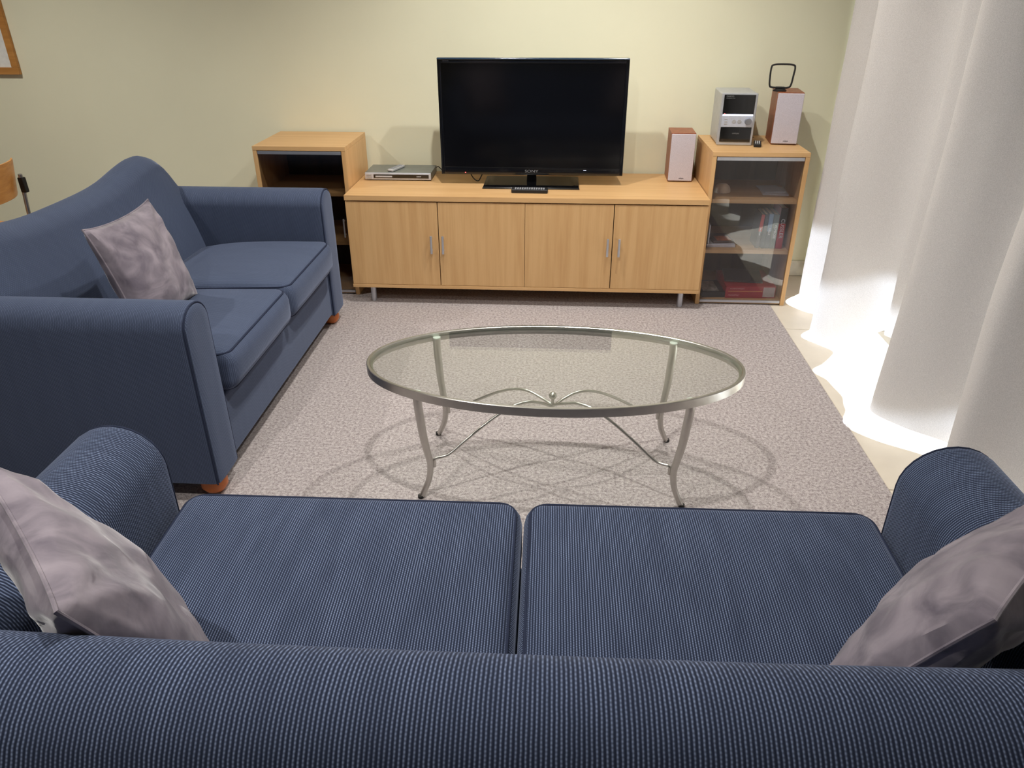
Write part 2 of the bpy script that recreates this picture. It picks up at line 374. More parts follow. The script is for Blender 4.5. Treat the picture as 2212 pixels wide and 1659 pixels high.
# ------------------------------------------------------------------ upholstery helpers
def arch(w0, w1, zt, r, n=14, bulge=0.0, z0=.076):
    """arm section in X,Z: from outer bottom up, over the rounded top, to inner bottom"""
    pts = []
    cx, hw = (w0+w1)/2, abs(w1-w0)/2; s = 1 if w1 > w0 else -1
    for i in range(9):
        t = i/8; pts.append((cx - s*hw, z0 + (zt-r-z0)*t))
    for i in range(1, n):
        a = PI - PI*i/n
        pts.append((cx + s*hw*math.cos(a), zt - r + r*math.sin(a)))
    for i in range(9):
        t = i/8; pts.append((cx + s*hw, zt-r + (z0-(zt-r))*t))
    return pts
def rcushion(x0, x1, y0, y1, z0, z1, r=.035, puff=.02, nx=22, ny=18, nz=6, front=.0, sag=0.0):
    """rounded cushion built as a subdivided box; front = forward bulge of the front face"""
    bm = bmesh.new()
    W, D, Hh = (x1-x0)/2, (y1-y0)/2, (z1-z0)/2
    def g(n, L):
        rr = min(r, L*.95)
        e = [-L + rr*(1-math.cos(PI/2*k/4)) for k in range(4)]
        mid = [-L+rr + (2*(L-rr))*k/n for k in range(n+1)]
        return e + mid + [-v for v in e[::-1]]
    gx, gy, gz = g(nx, W), g(ny, D), g(nz, Hh); cache = {}
    def P(i, j, k):
        key = (i, j, k)
        if key in cache: return cache[key]
        x, y, z = gx[i], gy[j], gz[k]
        rx, ry, rz = W-r, D-r, Hh-min(r, Hh*.95); rzr = min(r, Hh*.95)
        c = Vector((max(-rx, min(rx, x)), max(-ry, min(ry, y)), max(-rz, min(rz, z))))
        d = Vector(((x-c.x)/r, (y-c.y)/r, (z-c.z)/rzr))
        if d.length > 1e-6:
            m_ = max(abs(d.x), abs(d.y), abs(d.z)); d = d.normalized()*m_
        p = c + Vector((d.x*r, d.y*r, d.z*rzr))
        a, b, cz = x/W, y/D, z/Hh
        q = (1-a**4)*(1-b*b)
        if z > 0: p.z += puff*q*max(0, cz)
        else: p.z += -puff*.2*q*max(0, -cz)
        p.y += front*(1-a**4)*max(0, b)**2*(1-cz*cz)
        if sag: p.z -= sag*max(0, -b)**2.5 + .012*(1-b)*(cz+1)/2
        v = bm.verts.new(p + Vector(((x0+x1)/2, (y0+y1)/2, (z0+z1)/2))); cache[key] = v; return v
    X, Y, Z = len(gx)-1, len(gy)-1, len(gz)-1
    for i in range(X):
        for j in range(Y):
            bm.faces.new((P(i, j, Z), P(i+1, j, Z), P(i+1, j+1, Z), P(i, j+1, Z)))
            bm.faces.new((P(i, j, 0), P(i, j+1, 0), P(i+1, j+1, 0), P(i+1, j, 0)))
    for i in range(X):
        for k in range(Z):
            bm.faces.new((P(i, 0, k), P(i+1, 0, k), P(i+1, 0, k+1), P(i, 0, k+1)))
            bm.faces.new((P(i, Y, k), P(i, Y, k+1), P(i+1, Y, k+1), P(i+1, Y, k)))
    for j in range(Y):
        for k in range(Z):
            bm.faces.new((P(0, j, k), P(0, j, k+1), P(0, j+1, k+1), P(0, j+1, k)))
            bm.faces.new((P(X, j, k), P(X, j+1, k), P(X, j+1, k+1), P(X, j, k+1)))
    return bm
def rrect(x0, x1, y0, y1, z, r, n=6, zf=None):
    pts = []
    for cx, cy, a0 in ((x1-r, y1-r, 0), (x0+r, y1-r, 90), (x0+r, y0+r, 180), (x1-r, y0+r, 270)):
        for k in range(n+1):
            a = math.radians(a0 + 90*k/n); pts.append((cx+r*math.cos(a), cy+r*math.sin(a)))
    out = []
    for i, p in enumerate(pts):           # densify straight runs
        q = pts[(i+1) % len(pts)]; L = math.hypot(q[0]-p[0], q[1]-p[1]); m_ = max(1, int(L/.03))
        for k in range(m_): out.append((p[0]+(q[0]-p[0])*k/m_, p[1]+(q[1]-p[1])*k/m_))
    return [(x, y, z + (zf(x, y) if zf else 0)) for x, y in out]

def sofa(label, half, arm_t, arm_top, base_h, hump, loc, rz, seat_top=.455, arm_r=.075, FX=None, FY=None):
    FX = FX or MT['fabX']; FY = FY or MT['fabY']
    """local frame: X along the sofa, +Y to the front; arm fronts at Y=0, rear at Y=-.91"""
    t = thing('sofa', label, 'sofa', loc, rz)
    R = -.91
    # base
    b = bmesh.new(); box(b, -half-.02, half+.02, R+.05, -.012, .076, .31, .012, 3)
    obj('base', b, FX, t)
    # arms
    for s in (-1, 1):
        prof = arch(s*(half+arm_t), s*half, arm_top, arm_r)
        cx = s*(half+arm_t/2)
        rings = []
        ys = [(R+.01, .90), (R+.02, .97), (R+.045, 1.0)] + [(R+.045+(-.03-(R+.045))*k/12, 1.0) for k in range(1, 12)] + [(-.02, 1.0), (-.008, .985), (-.002, .955)]
        for y, f in ys:
            ring = []
            for (x, z) in prof:
                off = (1-f)*.11
                zz = z - (off if z > arm_top-arm_r else 0)
                bulge = .008*math.sin(PI*min(1, max(0, (z-.05)/(arm_top-.1))))
                ring.append((cx + (x-cx)*(1 - off/(arm_t/2)*.9) + (1 if x > cx else -1)*bulge*0, y, zz))
            rings.append(ring)
        a = obj('armrest', loft(bmesh.new(), rings), FY, t)
        # front panel, slightly proud and outlined by piping
        up = lambda z: max(0.0, (z-(arm_top-arm_r))/arm_r)
        pr = [((x-cx)*.90+cx, z - .008*up(z)) for x, z in prof]
        rg = [[(x, -.012, z) for x, z in pr], [(x, .000, z) for x, z in pr], [((x-cx)*.95+cx, .004, z-.004*up(z)) for x, z in pr],
              [((x-cx)*.5+cx, .007, z-.03*up(z)) for x, z in pr]]
        fp = obj('arm_front', loft(bmesh.new(), rg), FX, t)
        obj('piping', tube(bmesh.new(), [((x-cx)*.955+cx, -.002, z-.004) for x, z in prof], .003, n=8), MT['piping'], a)
    # backrest
    HB = half + arm_t - .035
    def top(x):
        u = abs(x)/HB
        h = base_h + hump*(math.exp(-((u-.78)/(.31 if u < .78 else .11))**2))
        if u > .84: h -= (h - arm_top - .02)*min(1, ((u-.84)/.16))**2.2
        return h
    rings = []
    N = 48
    for i in range(N+1):
        u = -1 + 2*i/N; x = HB*math.sin(u*PI/2) if False else HB*u
        h = top(x); e = 1.0
        ring = []
        yc, r = R+.105, .098
        # rear bottom -> rear up
        for k in range(6): ring.append((x, R+.008, .08 + (h-r-.08)*k/6))
        for k in range(13):
            a = PI - PI*.86*k/12
            ring.append((x, yc + r*math.cos(a), h - r + r*math.sin(a)))
        lx, lz = ring[-1][1], ring[-1][2]
        fy, fz = R+.345, .34
        for k in range(1, 12):
            tt = k/11; bul = .018*math.sin(PI*tt)
            ring.append((x, lx + (fy-lx)*tt + bul, lz + (fz-lz)*tt))
        ring.append((x, fy-.02, .08))
        rings.append(ring)
    # round the ends
    def squash(ring, dx, f):
        cy = R+.14
        return [(p[0]+dx, cy+(p[1]-cy)*f, p[2]-(1-f)*.05*(1 if p[2] > .5 else 0)) for p in ring]
    rings = [squash(rings[0], -.022, .80), squash(rings[0], -.014, .94)] + rings + [squash(rings[-1], .014, .94), squash(rings[-1], .022, .80)]
    obj('backrest', loft(bmesh.new(), rings), FX, t)
    # seat cushions
    for s in (-1, 1):
        x0, x1 = (-half+.009, -.002) if s < 0 else (.002, half-.009)
        y0, y1 = R+.30, .035
        c = obj('seat_cushion', rcushion(x0, x1, y0, y1, .315, seat_top, .045, .022, front=.012, sag=.02), FX, t)
        bmpp = bmesh.new()
        W_, D_ = (x1-x0)/2, (y1-y0)/2
        def sg(x, y): return -.02*max(0, -(y-(y0+y1)/2)/D_)**2.5 - .012*(1-(y-(y0+y1)/2)/D_)
        def fb(z): return .0
        tube(bmpp, rrect(x0+.0145, x1-.0145, y0+.0145, y1-.0125, seat_top-.011, .04, zf=sg), .0036, closed=True, n=8)
        tube(bmpp, rrect(x0+.017, x1-.017, y0+.017, y1-.015, .324, .04), .0034, closed=True, n=8)
        obj('piping', bmpp, MT['piping'], c)
    # bun feet
    for sx in (-1, 1):
        for fy in (-.052, R+.09):
            f = lathe(bmesh.new(), [(.020, 0), (.032, .006), (.044, .024), (.045, .042), (.036, .062), (.028, .078)], n=20)
            obj('foot', f, MT['foot'], t, loc=(sx*(half+arm_t-.075), fy, 0))
    return t
sofa('navy ribbed two seat sofa in the foreground with its back to the viewer', .803, .215, .668, .852, .010, (-.058, 1.362, 0), .010, arm_r=.10, seat_top=.476)
sofa('navy two seat sofa with a curved humped back standing beside the sideboard', .625, .168, .682, .79, .055, (-1.085, 2.735, 0), -PI/2, arm_r=.07, seat_top=.468, FX=MT['fabX2'], FY=MT['fabY2'])

# ------------------------------------------------------------------ pillows
def pillow(label, loc, rot, side, thick, seed, m):
    t = thing('throw_pillow', label, 'pillow', loc, 0, None)
    t.rotation_mode = 'XYZ'; t.rotation_euler = rot
    N = 40; bm = bmesh.new(); h = side/2
    def pt(i, j, s):
        u, v = -1+2*i/N, -1+2*j/N
        pin = .10
        x = h*u*(1 - pin*(1-v*v)**.8); z = h*v*(1 - pin*(1-u*u)**.8)
        d = max(0, (1-u*u)*(1-v*v))
        th = thick*(d**.36)*(1-.12*(u*u+v*v))
        # gathers radiating from corners and edges
        q = noise.noise(Vector((u*2.2+seed, v*2.2, seed*1.7+s)))*.012 + noise.noise(Vector((u*6+seed, v*6, 3.1+s)))*.003
        edge = min(1, d*6)
        cr = 0
        for cu, cv in ((1, 1), (1, -1), (-1, 1), (-1, -1)):
            du, dv = u-cu, v-cv; rr = math.hypot(du, dv); an = math.atan2(dv, du)
            cr += math.sin(an*9+seed)*.0045*math.exp(-((rr-.4)/.3)**2)
        y = s*(th + (q+cr)*edge)
        return (x, y, z)
    A = [[bm.verts.new(pt(i, j, 1)) for j in range(N+1)] for i in range(N+1)]
    Bk = [[A[i][j] if i in (0, N) or j in (0, N) else bm.verts.new(pt(i, j, -1)) for j in range(N+1)] for i in range(N+1)]
    for i in range(N):
        for j in range(N):
            bm.faces.new((A[i][j], A[i+1][j], A[i+1][j+1], A[i][j+1])); bm.faces.new((Bk[i][j], Bk[i][j+1], Bk[i+1][j+1], Bk[i+1][j]))
    o = obj('cover', bm, m, t)
    loop = [pt(i, 0, 1) for i in range(N)] + [pt(N, j, 1) for j in range(N)] + [pt(N-i, N, 1) for i in range(N)] + [pt(0, N-j, 1) for j in range(N)]
    obj('seam', tube(bmesh.new(), loop, .0032, closed=True, n=7), m, t)
    return t
pillow('mauve grey suede pillow leaning on the side sofa with the humped back', (-1.445, 2.44, .645), (-.30, 0, 1.52), .39, .078, 1.3, MT['suede'])
pillow('mauve grey suede pillow at the left end of the foreground sofa', (-.665, .815, .682), (-.40, 0, 2.3846), .44, .072, 4.1, MT['suede'])
pillow('mauve grey suede pillow at the right end of the foreground sofa', (.608, .87, .682), (-.42, 0, -2.3837), .44, .072, 8.2, MT['suede'])

# ------------------------------------------------------------------ sideboard
def sideboard():
    x0, x1, yf, yb, z0, z1 = -1.077, .752, 3.713, 4.285, .092, .584
    t = thing('sideboard', 'long low beech sideboard with four doors on metal legs', 'sideboard', ((x0+x1)/2, yf, 0))
    cx = (x0+x1)/2; X0, X1 = x0-cx, x1-cx; D = yb-yf
    obj('top', B(X0, X1, 0, D, z1-.026, z1, .0015), MT['woodX'], t)
    bm = bmesh.new()
    bm.free()
    obj('side_panel', B(X0+.002, X0+.020, .022, D, z0+.018, z1-.0265, .001), MT['woodZ'], t)
    obj('side_panel', B(X1-.020, X1-.002, .022, D, z0+.018, z1-.0265, .001), MT['woodZ'], t)
    obj('divider', B(-.018, 0, .03, D-.013, z0+.018, z1-.0265), MT['woodZ'], t)
    obj('bottom_panel', B(X0, X1, .002, D, z0, z0+.0175, .001), MT['woodX'], t)
    obj('back_panel', B(X0+.02, X1-.02, D-.012, D-.002, z0+.018, z1-.027), MT['backpan'], t)
    edges = [X0+.0015, -.604-cx, -.160-cx, .287-cx, X1-.0015]
    for k in range(4):
        a, b = edges[k], edges[k+1]
        gl = .002 if k in (1, 3) else .0008; gr = .002 if k in (0, 2) else .0008
        d = obj('door', B(a+gl, b-gr, .004, .021, z0+.0195, z1-.032, .0012), MT['woodZ'], t, loc=None)
        hx = {0: b-.037, 1: a+.023, 2: b-.025, 3: a+.033}[k]
        hb = bmesh.new(); box(hb, hx-.0055, hx+.0055, -.022, -.014, .290, .385, .002); 
        box(hb, hx-.004, hx+.004, -.015, .005, .300, .309); box(hb, hx-.004, hx+.004, -.015, .005, .366, .375)
        obj('handle', hb, MT['satin_lt'], d)
    for lx, ly in ((X0+.095, .055), (X1-.085, .055), (0, .30), (X0+.095, D-.06), (X1-.085, D-.06)):
        obj('leg', lathe(bmesh.new(), [(.014, 0), (.015, .003), (.015, z0-.006), (.026, z0-.005), (.026, z0)], n=20), MT['satin_lt'], t, loc=(lx, ly, 0))
    return t
sideboard()

# ------------------------------------------------------------------ glass door cabinets
def cabinet(label, x0, x1, yf, yb, zt, hside, gm):
    cx = (x0+x1)/2; t = thing('glass_door_cabinet', label, 'cabinet', (cx, yf, 0)); W = (x1-x0)/2; D = yb-yf; k = .021
    obj('top', B(-W, W, 0, D, zt-.021, zt, .0012), MT['woodX'], t)
    for s in (-1, 1):
        obj('side_panel', B(min(s*W, s*(W-k)), max(s*W, s*(W-k)), .001, D, .0, zt-.0212, .001), MT['woodZ'], t)
    obj('bottom_panel', B(-W+k, W-k, .012, D, .004, .028, .001), MT['woodX'], t)
    for z in (.295, .558): obj('shelf', B(-W+k, W-k, .022, D-.01, z-.018, z+.002, .001), MT['woodX'], t)
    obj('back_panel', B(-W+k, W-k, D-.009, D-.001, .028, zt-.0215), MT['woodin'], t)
    d = obj('glass_door', B(-W+k+.003, W-k-.003, .004, .009, .024, zt-.038), MT[gm], t, False)
    rb = bmesh.new(); box(rb, -W+k+.003, W-k-.003, .0015, .0125, zt-.040, zt-.0235, .001)
    obj('door_rail', rb, MT['satin_lt'], d)
    rb = bmesh.new(); box(rb, -W+k+.003, W-k-.003, .0015, .0125, .012, .0245, .001)
    obj('door_rail', rb, MT['satin_lt'], d)
    if hside:
        hx = hside*(W-k-.022)
        hb = bmesh.new(); box(hb, hx-.004, hx+.004, -.018, -.011, .33, .43, .002); box(hb, hx-.003, hx+.003, -.012, .005, .34, .346); box(hb, hx-.003, hx+.003, -.012, .005, .414, .42)
        obj('handle', hb, MT['satin_lt'], d)
    return t
cabinet('small beech cabinet left of the sideboard with empty dark shelves behind glass', -1.562, -1.081, 3.84, 4.28, .796, 1, 'darkglass')
cabinet('small beech cabinet right of the sideboard with books behind its glass door', .756, 1.226, 3.806, 4.28, .796, 0, 'dglass')

# ------------------------------------------------------------------ television
def tv():
    t = thing('television', 'wide black flat screen television on a rectangular stand', 'television', (-.138, 4.01, .584))
    hw, z0, z1 = .4755, .052, .619     # relative to the sideboard top
    Yf = -.03
    bm = bmesh.new(); box(bm, -hw, hw, Yf, Yf+.045, z0, z1, .004, 3)
    box(bm, -hw*.75, hw*.75, Yf+.04, Yf+.085, z0+.05, z1-.08, .02, 3)
    obj('housing', bm, MT['tvframe'], t)
    # bezel raised frame
    bz = bmesh.new()
    box(bz, -hw+.001, -hw+.020, Yf-.006, Yf+.002, z0+.001, z1-.001, .003); box(bz, hw-.020, hw-.001, Yf-.006, Yf+.002, z0+.001, z1-.001, .003)
    box(bz, -hw+.018, hw-.018, Yf-.006, Yf+.002, z1-.024, z1-.001, .003); box(bz, -hw+.018, hw-.018, Yf-.006, Yf+.002, z0+.001, z0+.040, .003)
    obj('bezel', bz, MT['tvframe'], t)
    obj('top_edge', B(-hw+.001, hw-.001, Yf-.010, Yf-.002, z1-.0085, z1+.0005, .004, 4), simple('blue_black_gloss_edge', (28, 52, 74), .16, spec=.6, coat=.5), t)
    obj('screen', B(-hw+.0195, hw-.0195, Yf-.0035, Yf+.003, z0+.039, z1-.023), MT['tvscreen'], t, False)
    text('logo', 'SONY', .0185, MT['grprint'], t, TM(0, Yf-.0062, z0+.021), 1.45)
    text('small_print', 'BRAVIA', .0075, MT['dkprint'], t, TM(-hw+.045, Yf-.0062, z1-.0145), 1.2)
    obj('power_light', lathe(bmesh.new(), [(.0028, 0), (.0028, -.001)], (-hw+.128, Yf-.0062, z0+.012), 12, 'Y'), MT['redled'], t)
    obj('status_light', B(.27, .285, Yf-.0066, Yf-.006, z0+.028, z0+.0295), MT['led'], t)
    # neck and stand
    obj('neck', prism(bmesh.new(), [(-.026, .008), (.026, .008), (.023, .07), (-.023, .07)], -.01, .03), MT['tvframe'], t)
    st = bmesh.new()
    rgs = []
    for z, ins in ((0, .002), (.004, 0), (.010, .004), (.014, .022), (.0155, .055)):
        x, y0, y1 = .252-ins, -.128+ins*.8, .128-ins*.5
        rgs.append([(-x, y0, z), (x, y0, z), (x, y1, z), (-x, y1, z)])
    loft(st, rgs); obj('stand', st, MT['tvframe'], t)
    pts = [(-.335, .02, .07), (-.325, .01, .045), (-.305, -.005, .022), (-.285, .0, .012), (-.272, .01, .03), (-.262, .02, .052), (-.26, .03, .07)]
    obj('cable', tube(bmesh.new(), smooth_pts(pts), .003, n=7), MT['black'], t)
    return t
def smooth_pts(pts, n=6, closed=False):
    P = [Vector(p) for p in pts]; out = []; N = len(P)
    for i in range(N if closed else N-1):
        p0 = P[(i-1) % N] if closed or i > 0 else P[0]; p1 = P[i]; p2 = P[(i+1) % N]; p3 = P[(i+2) % N] if closed or i+2 < N else P[-1]
        for k in range(n):
            u = k/n
            out.append(.5*((2*p1) + (p2-p0)*u + (2*p0-5*p1+4*p2-p3)*u*u + (3*p1-p0-3*p2+p3)*u**3))
    if not closed: out.append(P[-1])
    return out
tv()

# ------------------------------------------------------------------ remotes
def remote(label, loc, rz, L, W, H, body, btn, rows, cols, name='remote_control'):
    t = thing(name, label, 'remote control', loc, rz)
    obj('body', B(-L/2, L/2, -W/2, W/2, 0, H, min(.004, H*.35), 3), body, t)
    bm = bmesh.new()
    for i in range(cols):
        for j in range(rows):
            x = -L/2 + L*(.08 + .84*(i+.5)/cols); y = -W/2 + W*(.12+.76*(j+.5)/rows)
            s = .35*min(L*.84/cols, W*.76/rows)
            box(bm, x-s, x+s, y-s, y+s, H-.0005, H+.0018, .0008, 1)
    obj('buttons', bm, btn, t); return t
remote('black remote control lying in front of the television stand', (-.141, 3.822, .5842), -.02, .185, .05, .019, MT['black'], MT['dkgrey'], 3, 13)
remote('small silver remote control lying on the disc player', (-.885, 4.125, .6275), 1.25, .135, .036, .012, MT['silver'], MT['dkgrey'], 3, 8)
remote('small remote control between the stereo and the speaker with the aerial', (1.007, 3.985, .7965), 1.35, .10, .036, .016, MT['black'], MT['silver'], 3, 6)

# ------------------------------------------------------------------ disc player
def player():
    t = thing('disc_player', 'slim silver disc player between the left cabinet and the television', 'disc player', (-.862, 4.045, .585))
    hw, d, h = .180, .20, .041
    obj('case', B(-hw, hw, .004, d, .006, h, .002), MT['silverdk'], t)
    obj('front_panel', B(-hw, hw, -.006, .0045, .004, h-.001, .003, 3), MT['silverf'], t)
    obj('dark_window', B(-hw+.048, hw-.012, -.0085, -.004, .013, h-.009, .001), MT['tvframe'], t)
    obj('disc_tray', B(-hw+.058, -.03, -.0105, -.008, .018, h-.015, .001), MT['silverf'], t)
    text('logo', 'SONY', .007, MT['white'], t, TM(.115, -.0088, .022), 1.4)
    bm = bmesh.new()
    for k in range(3): box(bm, -hw+.008, -hw+.038, -.009, -.005, .010+k*.009, .015+k*.009, .001)
    obj('buttons', bm, MT['silver'], t)
    for sx in (-1, 1):
        for y in (.02, .17): obj('foot', lathe(bmesh.new(), [(.01, 0), (.01, .0065)], n=14), MT['rubber'], t, loc=(sx*.15, y, 0))
    obj('cable', tube(bmesh.new(), smooth_pts([(.17, .199, .02), (.185, .215, .03), (.20, .22, .018), (.215, .21, .006)]), .0025, n=6), MT['black'], t)
player()

# ------------------------------------------------------------------ speakers and stereo
def speaker(label, loc, rz, h=.25, w=.127, d=.185):
    t = thing('bookshelf_speaker', label, 'speaker', loc, rz, 'pair of small wooden stereo speakers')
    obj('cabinet', B(-w/2, w/2, .012, d, .0, h, .002), MT['spkwood'], t)
    g = bmesh.new(); box(g, -w/2+.001, w/2-.001, -.001, .0125, .006, h-.004, .003, 3); obj('grille', g, MT['spkgrille'], t)
    text('logo', 'onkyo', .0085, MT['dkprint'], t, TM(.006, -.0014, .020), 1.2)
    return t
speaker('cherry wood speaker with pale grille standing on the right end of the sideboard', (.652, 4.088, .5845), -.03)
speaker('cherry wood speaker standing under the loop aerial on the right cabinet', (1.143, 4.004, .7965), -.10, d=.20)

def stereo():
    t = thing('micro_stereo', 'silver compact stereo unit with dark display on the right cabinet', 'stereo', (.889, 3.985, .7965), -.04)
    w, h, d = .176, .250, .245
    hw = w/2
    obj('case', B(-hw, hw, .012, d, .004, h-.002, .007, 3), MT['silver'], t)
    fr = bmesh.new(); box(fr, -hw, hw, -.004, .013, .0, h, .005, 3); obj('fascia', fr, MT['silver'], t)
    ob = bmesh.new(); box(ob, -hw+.012, hw-.012, -.0075, -.002, .148, h-.008, .0015); obj('display', ob, MT['tvframe'], t)
    obj('backlight', B(-hw+.014, hw-.014, -.009, -.003, .143, .151, .001), MT['led'], t)
    obj('control_panel', B(-hw+.012, hw-.012, -.008, -.002, .090, .1435, .001), MT['silverf'], t)
    obj('disc_drawer', B(-hw+.012, hw-.012, -.0075, -.002, .018, .088, .0015), MT['tvframe'], t)
    obj('volume_knob', lathe(bmesh.new(), [(.016, -.006), (.0165, -.018), (.0145, -.021), (.004, -.0215)], (.053, 0, .118), 28, 'Y'), MT['satin'], t)
    for x in (-.016, .011):
        obj('button', lathe(bmesh.new(), [(.010, -.007), (.010, -.0095), (.008, -.0105)], (x, 0, .117), 24, 'Y'), MT['silver'], t)
    for z in (.127, .116, .105): obj('button', B(-.062, -.048, -.0098, -.007, z-.003, z+.003, .001), MT['silver'], t)
    text('logo', 'ONKYO', .010, MT['grprint'], t, TM(-.048, -.0078, .234), 1.0)
    text('small_print', 'CD RECEIVER  CR-185', .0045, MT['grprint'], t, TM(-.045, -.0078, .2255), 1.0)
    text('logo', 'onkyo', .011, MT['grprint'], t, TM(0, -.0078, .060), 1.25)
    text('small_print', 'CD', .007, MT['dkprint'], t, TM(-.062, -.0078, .025), 1.0)
    obj('power_light', lathe(bmesh.new(), [(.002, -.0075), (.002, -.009)], (-.065, 0, .153), 10, 'Y'), MT['redled'], t)
    for sx in (-1, 1): pass
    obj('cable', tube(bmesh.new(), smooth_pts([(.06, d-.002, .03), (.09, d-.0, .012), (.115, d-.04, .004), (.12, d-.07, .012), (.135, d-.05, .008)]), .002, n=6), MT['black'], t)
stereo()

def aerial():
    t = thing('loop_aerial', 'black square loop aerial standing on the right speaker', 'aerial', (1.098, 4.065, 1.047), -.08)
    obj('stand', loft(bmesh.new(), [[(math.cos(a)*rx, math.sin(a)*ry, z) for a in [2*PI*k/20 for k in range(20)]] for rx, ry, z in ((.033, .024, 0), (.034, .025, .004), (.026, .017, .009), (.02, .012, .012))]), MT['black'], t)
    pts = []
    for (x, z) in [(0, .016), (.038, .017), (.050, .030), (.055, .075), (.057, .108), (.047, .121), (0, .124), (-.045, .121), (-.056, .108), (-.056, .06), (-.052, .026), (-.040, .017)]:
        pts.append((x, z*0.0, z))
    obj('loop', tube(bmesh.new(), smooth_pts(pts, 6, True), .0056, closed=True, n=10, flat=(.8, 1.4)), MT['black'], t)
    obj('clip', B(-.022, .022, -.006, .006, .008, .021, .003), MT['black'], t)
aerial()

# ------------------------------------------------------------------ things inside the right cabinet
def book(label, x, w, h, d, c1, c2, title, y=3.86, z=.2972, tilt=0.0, split=.55, tcol='white', tsize=None, name='book', group='books standing on the middle shelf'):
    t = thing(name, label, 'book', (x, y, z), 0, group); t.rotation_euler = (0, tilt, 0)
    m1 = simple('cover_a', c1, .45); m2 = simple('cover_b', c2, .45)
    bm = bmesh.new()
    box(bm, -w/2, w/2, 0, .004, 0, h*split, .001, 1)
    obj('spine', bm, m1, t)
    obj('spine_top', B(-w/2, w/2, 0, .004, h*split, h, .001, 1), m2, t)
    cv = bmesh.new(); box(cv, -w/2, -w/2+.002, .004, d, 0, h); box(cv, w/2-.002, w/2, .004, d, 0, h); obj('cover', cv, m1, t, False)
    obj('pages', B(-w/2+.002, w/2-.002, .004, d-.004, .003, h-.003), simple('paper', (225, 218, 200), .9), t, False)
    if title:
        mw = Matrix.Translation((0, -.0005, h*.5)) @ Matrix.Rotation(PI/2, 4, 'Y') @ Matrix.Rotation(PI/2, 4, 'X')
        text('title', title, tsize or w*.62, MT[tcol], t, mw, 1.0, .0003)
    return t
bx = 1.058
book('thin red and black book leaning leftmost of the standing books', 1.052, .017, .178, .13, (48, 44, 50), (196, 62, 56), 'the novel', split=.5, tilt=.05, z=.2982)
book('dark teal book standing beside the red and black book', 1.080, .018, .180, .13, (30, 50, 62), (36, 56, 70), None)
book('blue topped book standing in the middle of the shelf', 1.102, .022, .182, .14, (46, 62, 76), (112, 146, 176), 'FALLS', split=.5)
book('grey green book with pale lettering on its spine', 1.130, .026, .180, .14, (64, 88, 84), (92, 112, 106), 'PRIMROSE', split=.6)
book('tall black and red book standing rightmost on the shelf', 1.163, .034, .214, .15, (176, 34, 42), (30, 28, 32), 'CUSSLER', split=.62, tsize=.026)
def flat(name, label, cat, loc, rz, L, W, H, c, group=None, extra=None):
    t = thing(name, label, cat, loc, rz, group)
    obj('cover', B(-L/2, L/2, -W/2, W/2, 0, H, min(.002, H*.3)), simple(name+'_cover', c, .4), t)
    if extra: extra(t, L, W, H)
    return t
def ex_red(t, L, W, H):
    obj('gold_line', B(-L/2+.012, L/2-.07, -W/2-.0012, -W/2+.001, H*.55, H*.60), simple('gold_line', (226, 150, 90), .4), t)
    text('title', 'MONOPOLY', .012, simple('pale_red_print', (230, 150, 150), .5), t, TM(-L/2+.045, -W/2-.0006, H*.24), .9)
    text('small_print', 'the property trading game', .008, simple('pale_print', (236, 190, 180), .5), t, TM(-L/2+.06, -W/2-.0006, H*.80), .9)
    obj('picture_panel', B(L/2-.066, L/2-.004, -W/2-.0012, -W/2+.001, H*.08, H*.92, .001), simple('grey_picture', (178, 160, 156), .5, nscale=14, noise_amt=.3), t)
flat('board_game_box', 'red board game box lying on the cabinet bottom', 'game box', (1.045, 3.965, .0285), .03, .265, .26, .066, (168, 30, 46), None, ex_red)
flat('game_board', 'dark printed board lying on the red game box', 'board', (1.03, 3.985, .0955), -.12, .20, .19, .010, (70, 66, 70), None)
def ex_blk(t, L, W, H):
    obj('picture_panel', B(-L/2+.01, L/2-.03, -W/2+.02, W/2-.02, H-.0003, H+.0007), simple('pale_print_patch', (150, 146, 140), .5, nscale=50, noise_amt=.5), t)
flat('black_box', 'flat black box lying left of the red game box', 'box', (.85, 3.93, .0285), .05, .125, .19, .030, (24, 24, 26), None, ex_blk)
flat('magazine', 'pale folded magazine lying on the upper cabinet shelf', 'magazine', (1.128, 4.0, .5605), -.08, .13, .17, .008, (206, 206, 214), 'papers on the upper shelf')
flat('booklet', 'pale booklet lying on top of the folded magazine', 'booklet', (1.115, 4.01, .569), .12, .11, .14, .006, (190, 196, 210), None)
flat('book', 'pale thin book lying left on the middle shelf', 'book', (.865, 3.95, .2975), .02, .15, .17, .016, (206, 206, 214), None)
t_ = thing('white_booklet', 'white booklet standing upright at the left of the middle shelf', 'booklet', (.800, 3.87, .314)); obj('cover', B(-.003, .003, 0, .12, 0, .10, .001), simple('white_cover', (220, 226, 236), .4), t_)
t_ = thing('paperback', 'paperback with an orange cover lying on the pale thin book', 'book', (.875, 3.955, .314), .1)
obj('cover', B(-.055, .055, -.07, .07, 0, .012, .001), simple('brown_cover', (70, 52, 48), .5), t_)
obj('cover_picture', B(-.03, .045, -.06, .02, .0119, .0128), simple('orange_patch', (196, 112, 72), .5, nscale=40, noise_amt=.4), t_)
bw = lathe(bmesh.new(), [(.040, 0), (.043, .003), (.041, .018), (.034, .032), (.022, .042), (.008, .046)], n=32)
t_ = obj('shell_ornament', bw, simple('cream_shell', (226, 206, 178), .5), None, loc=(.860, 3.98, .5605)); tag(t_, 'cream domed shell ornament on the upper cabinet shelf', 'ornament')

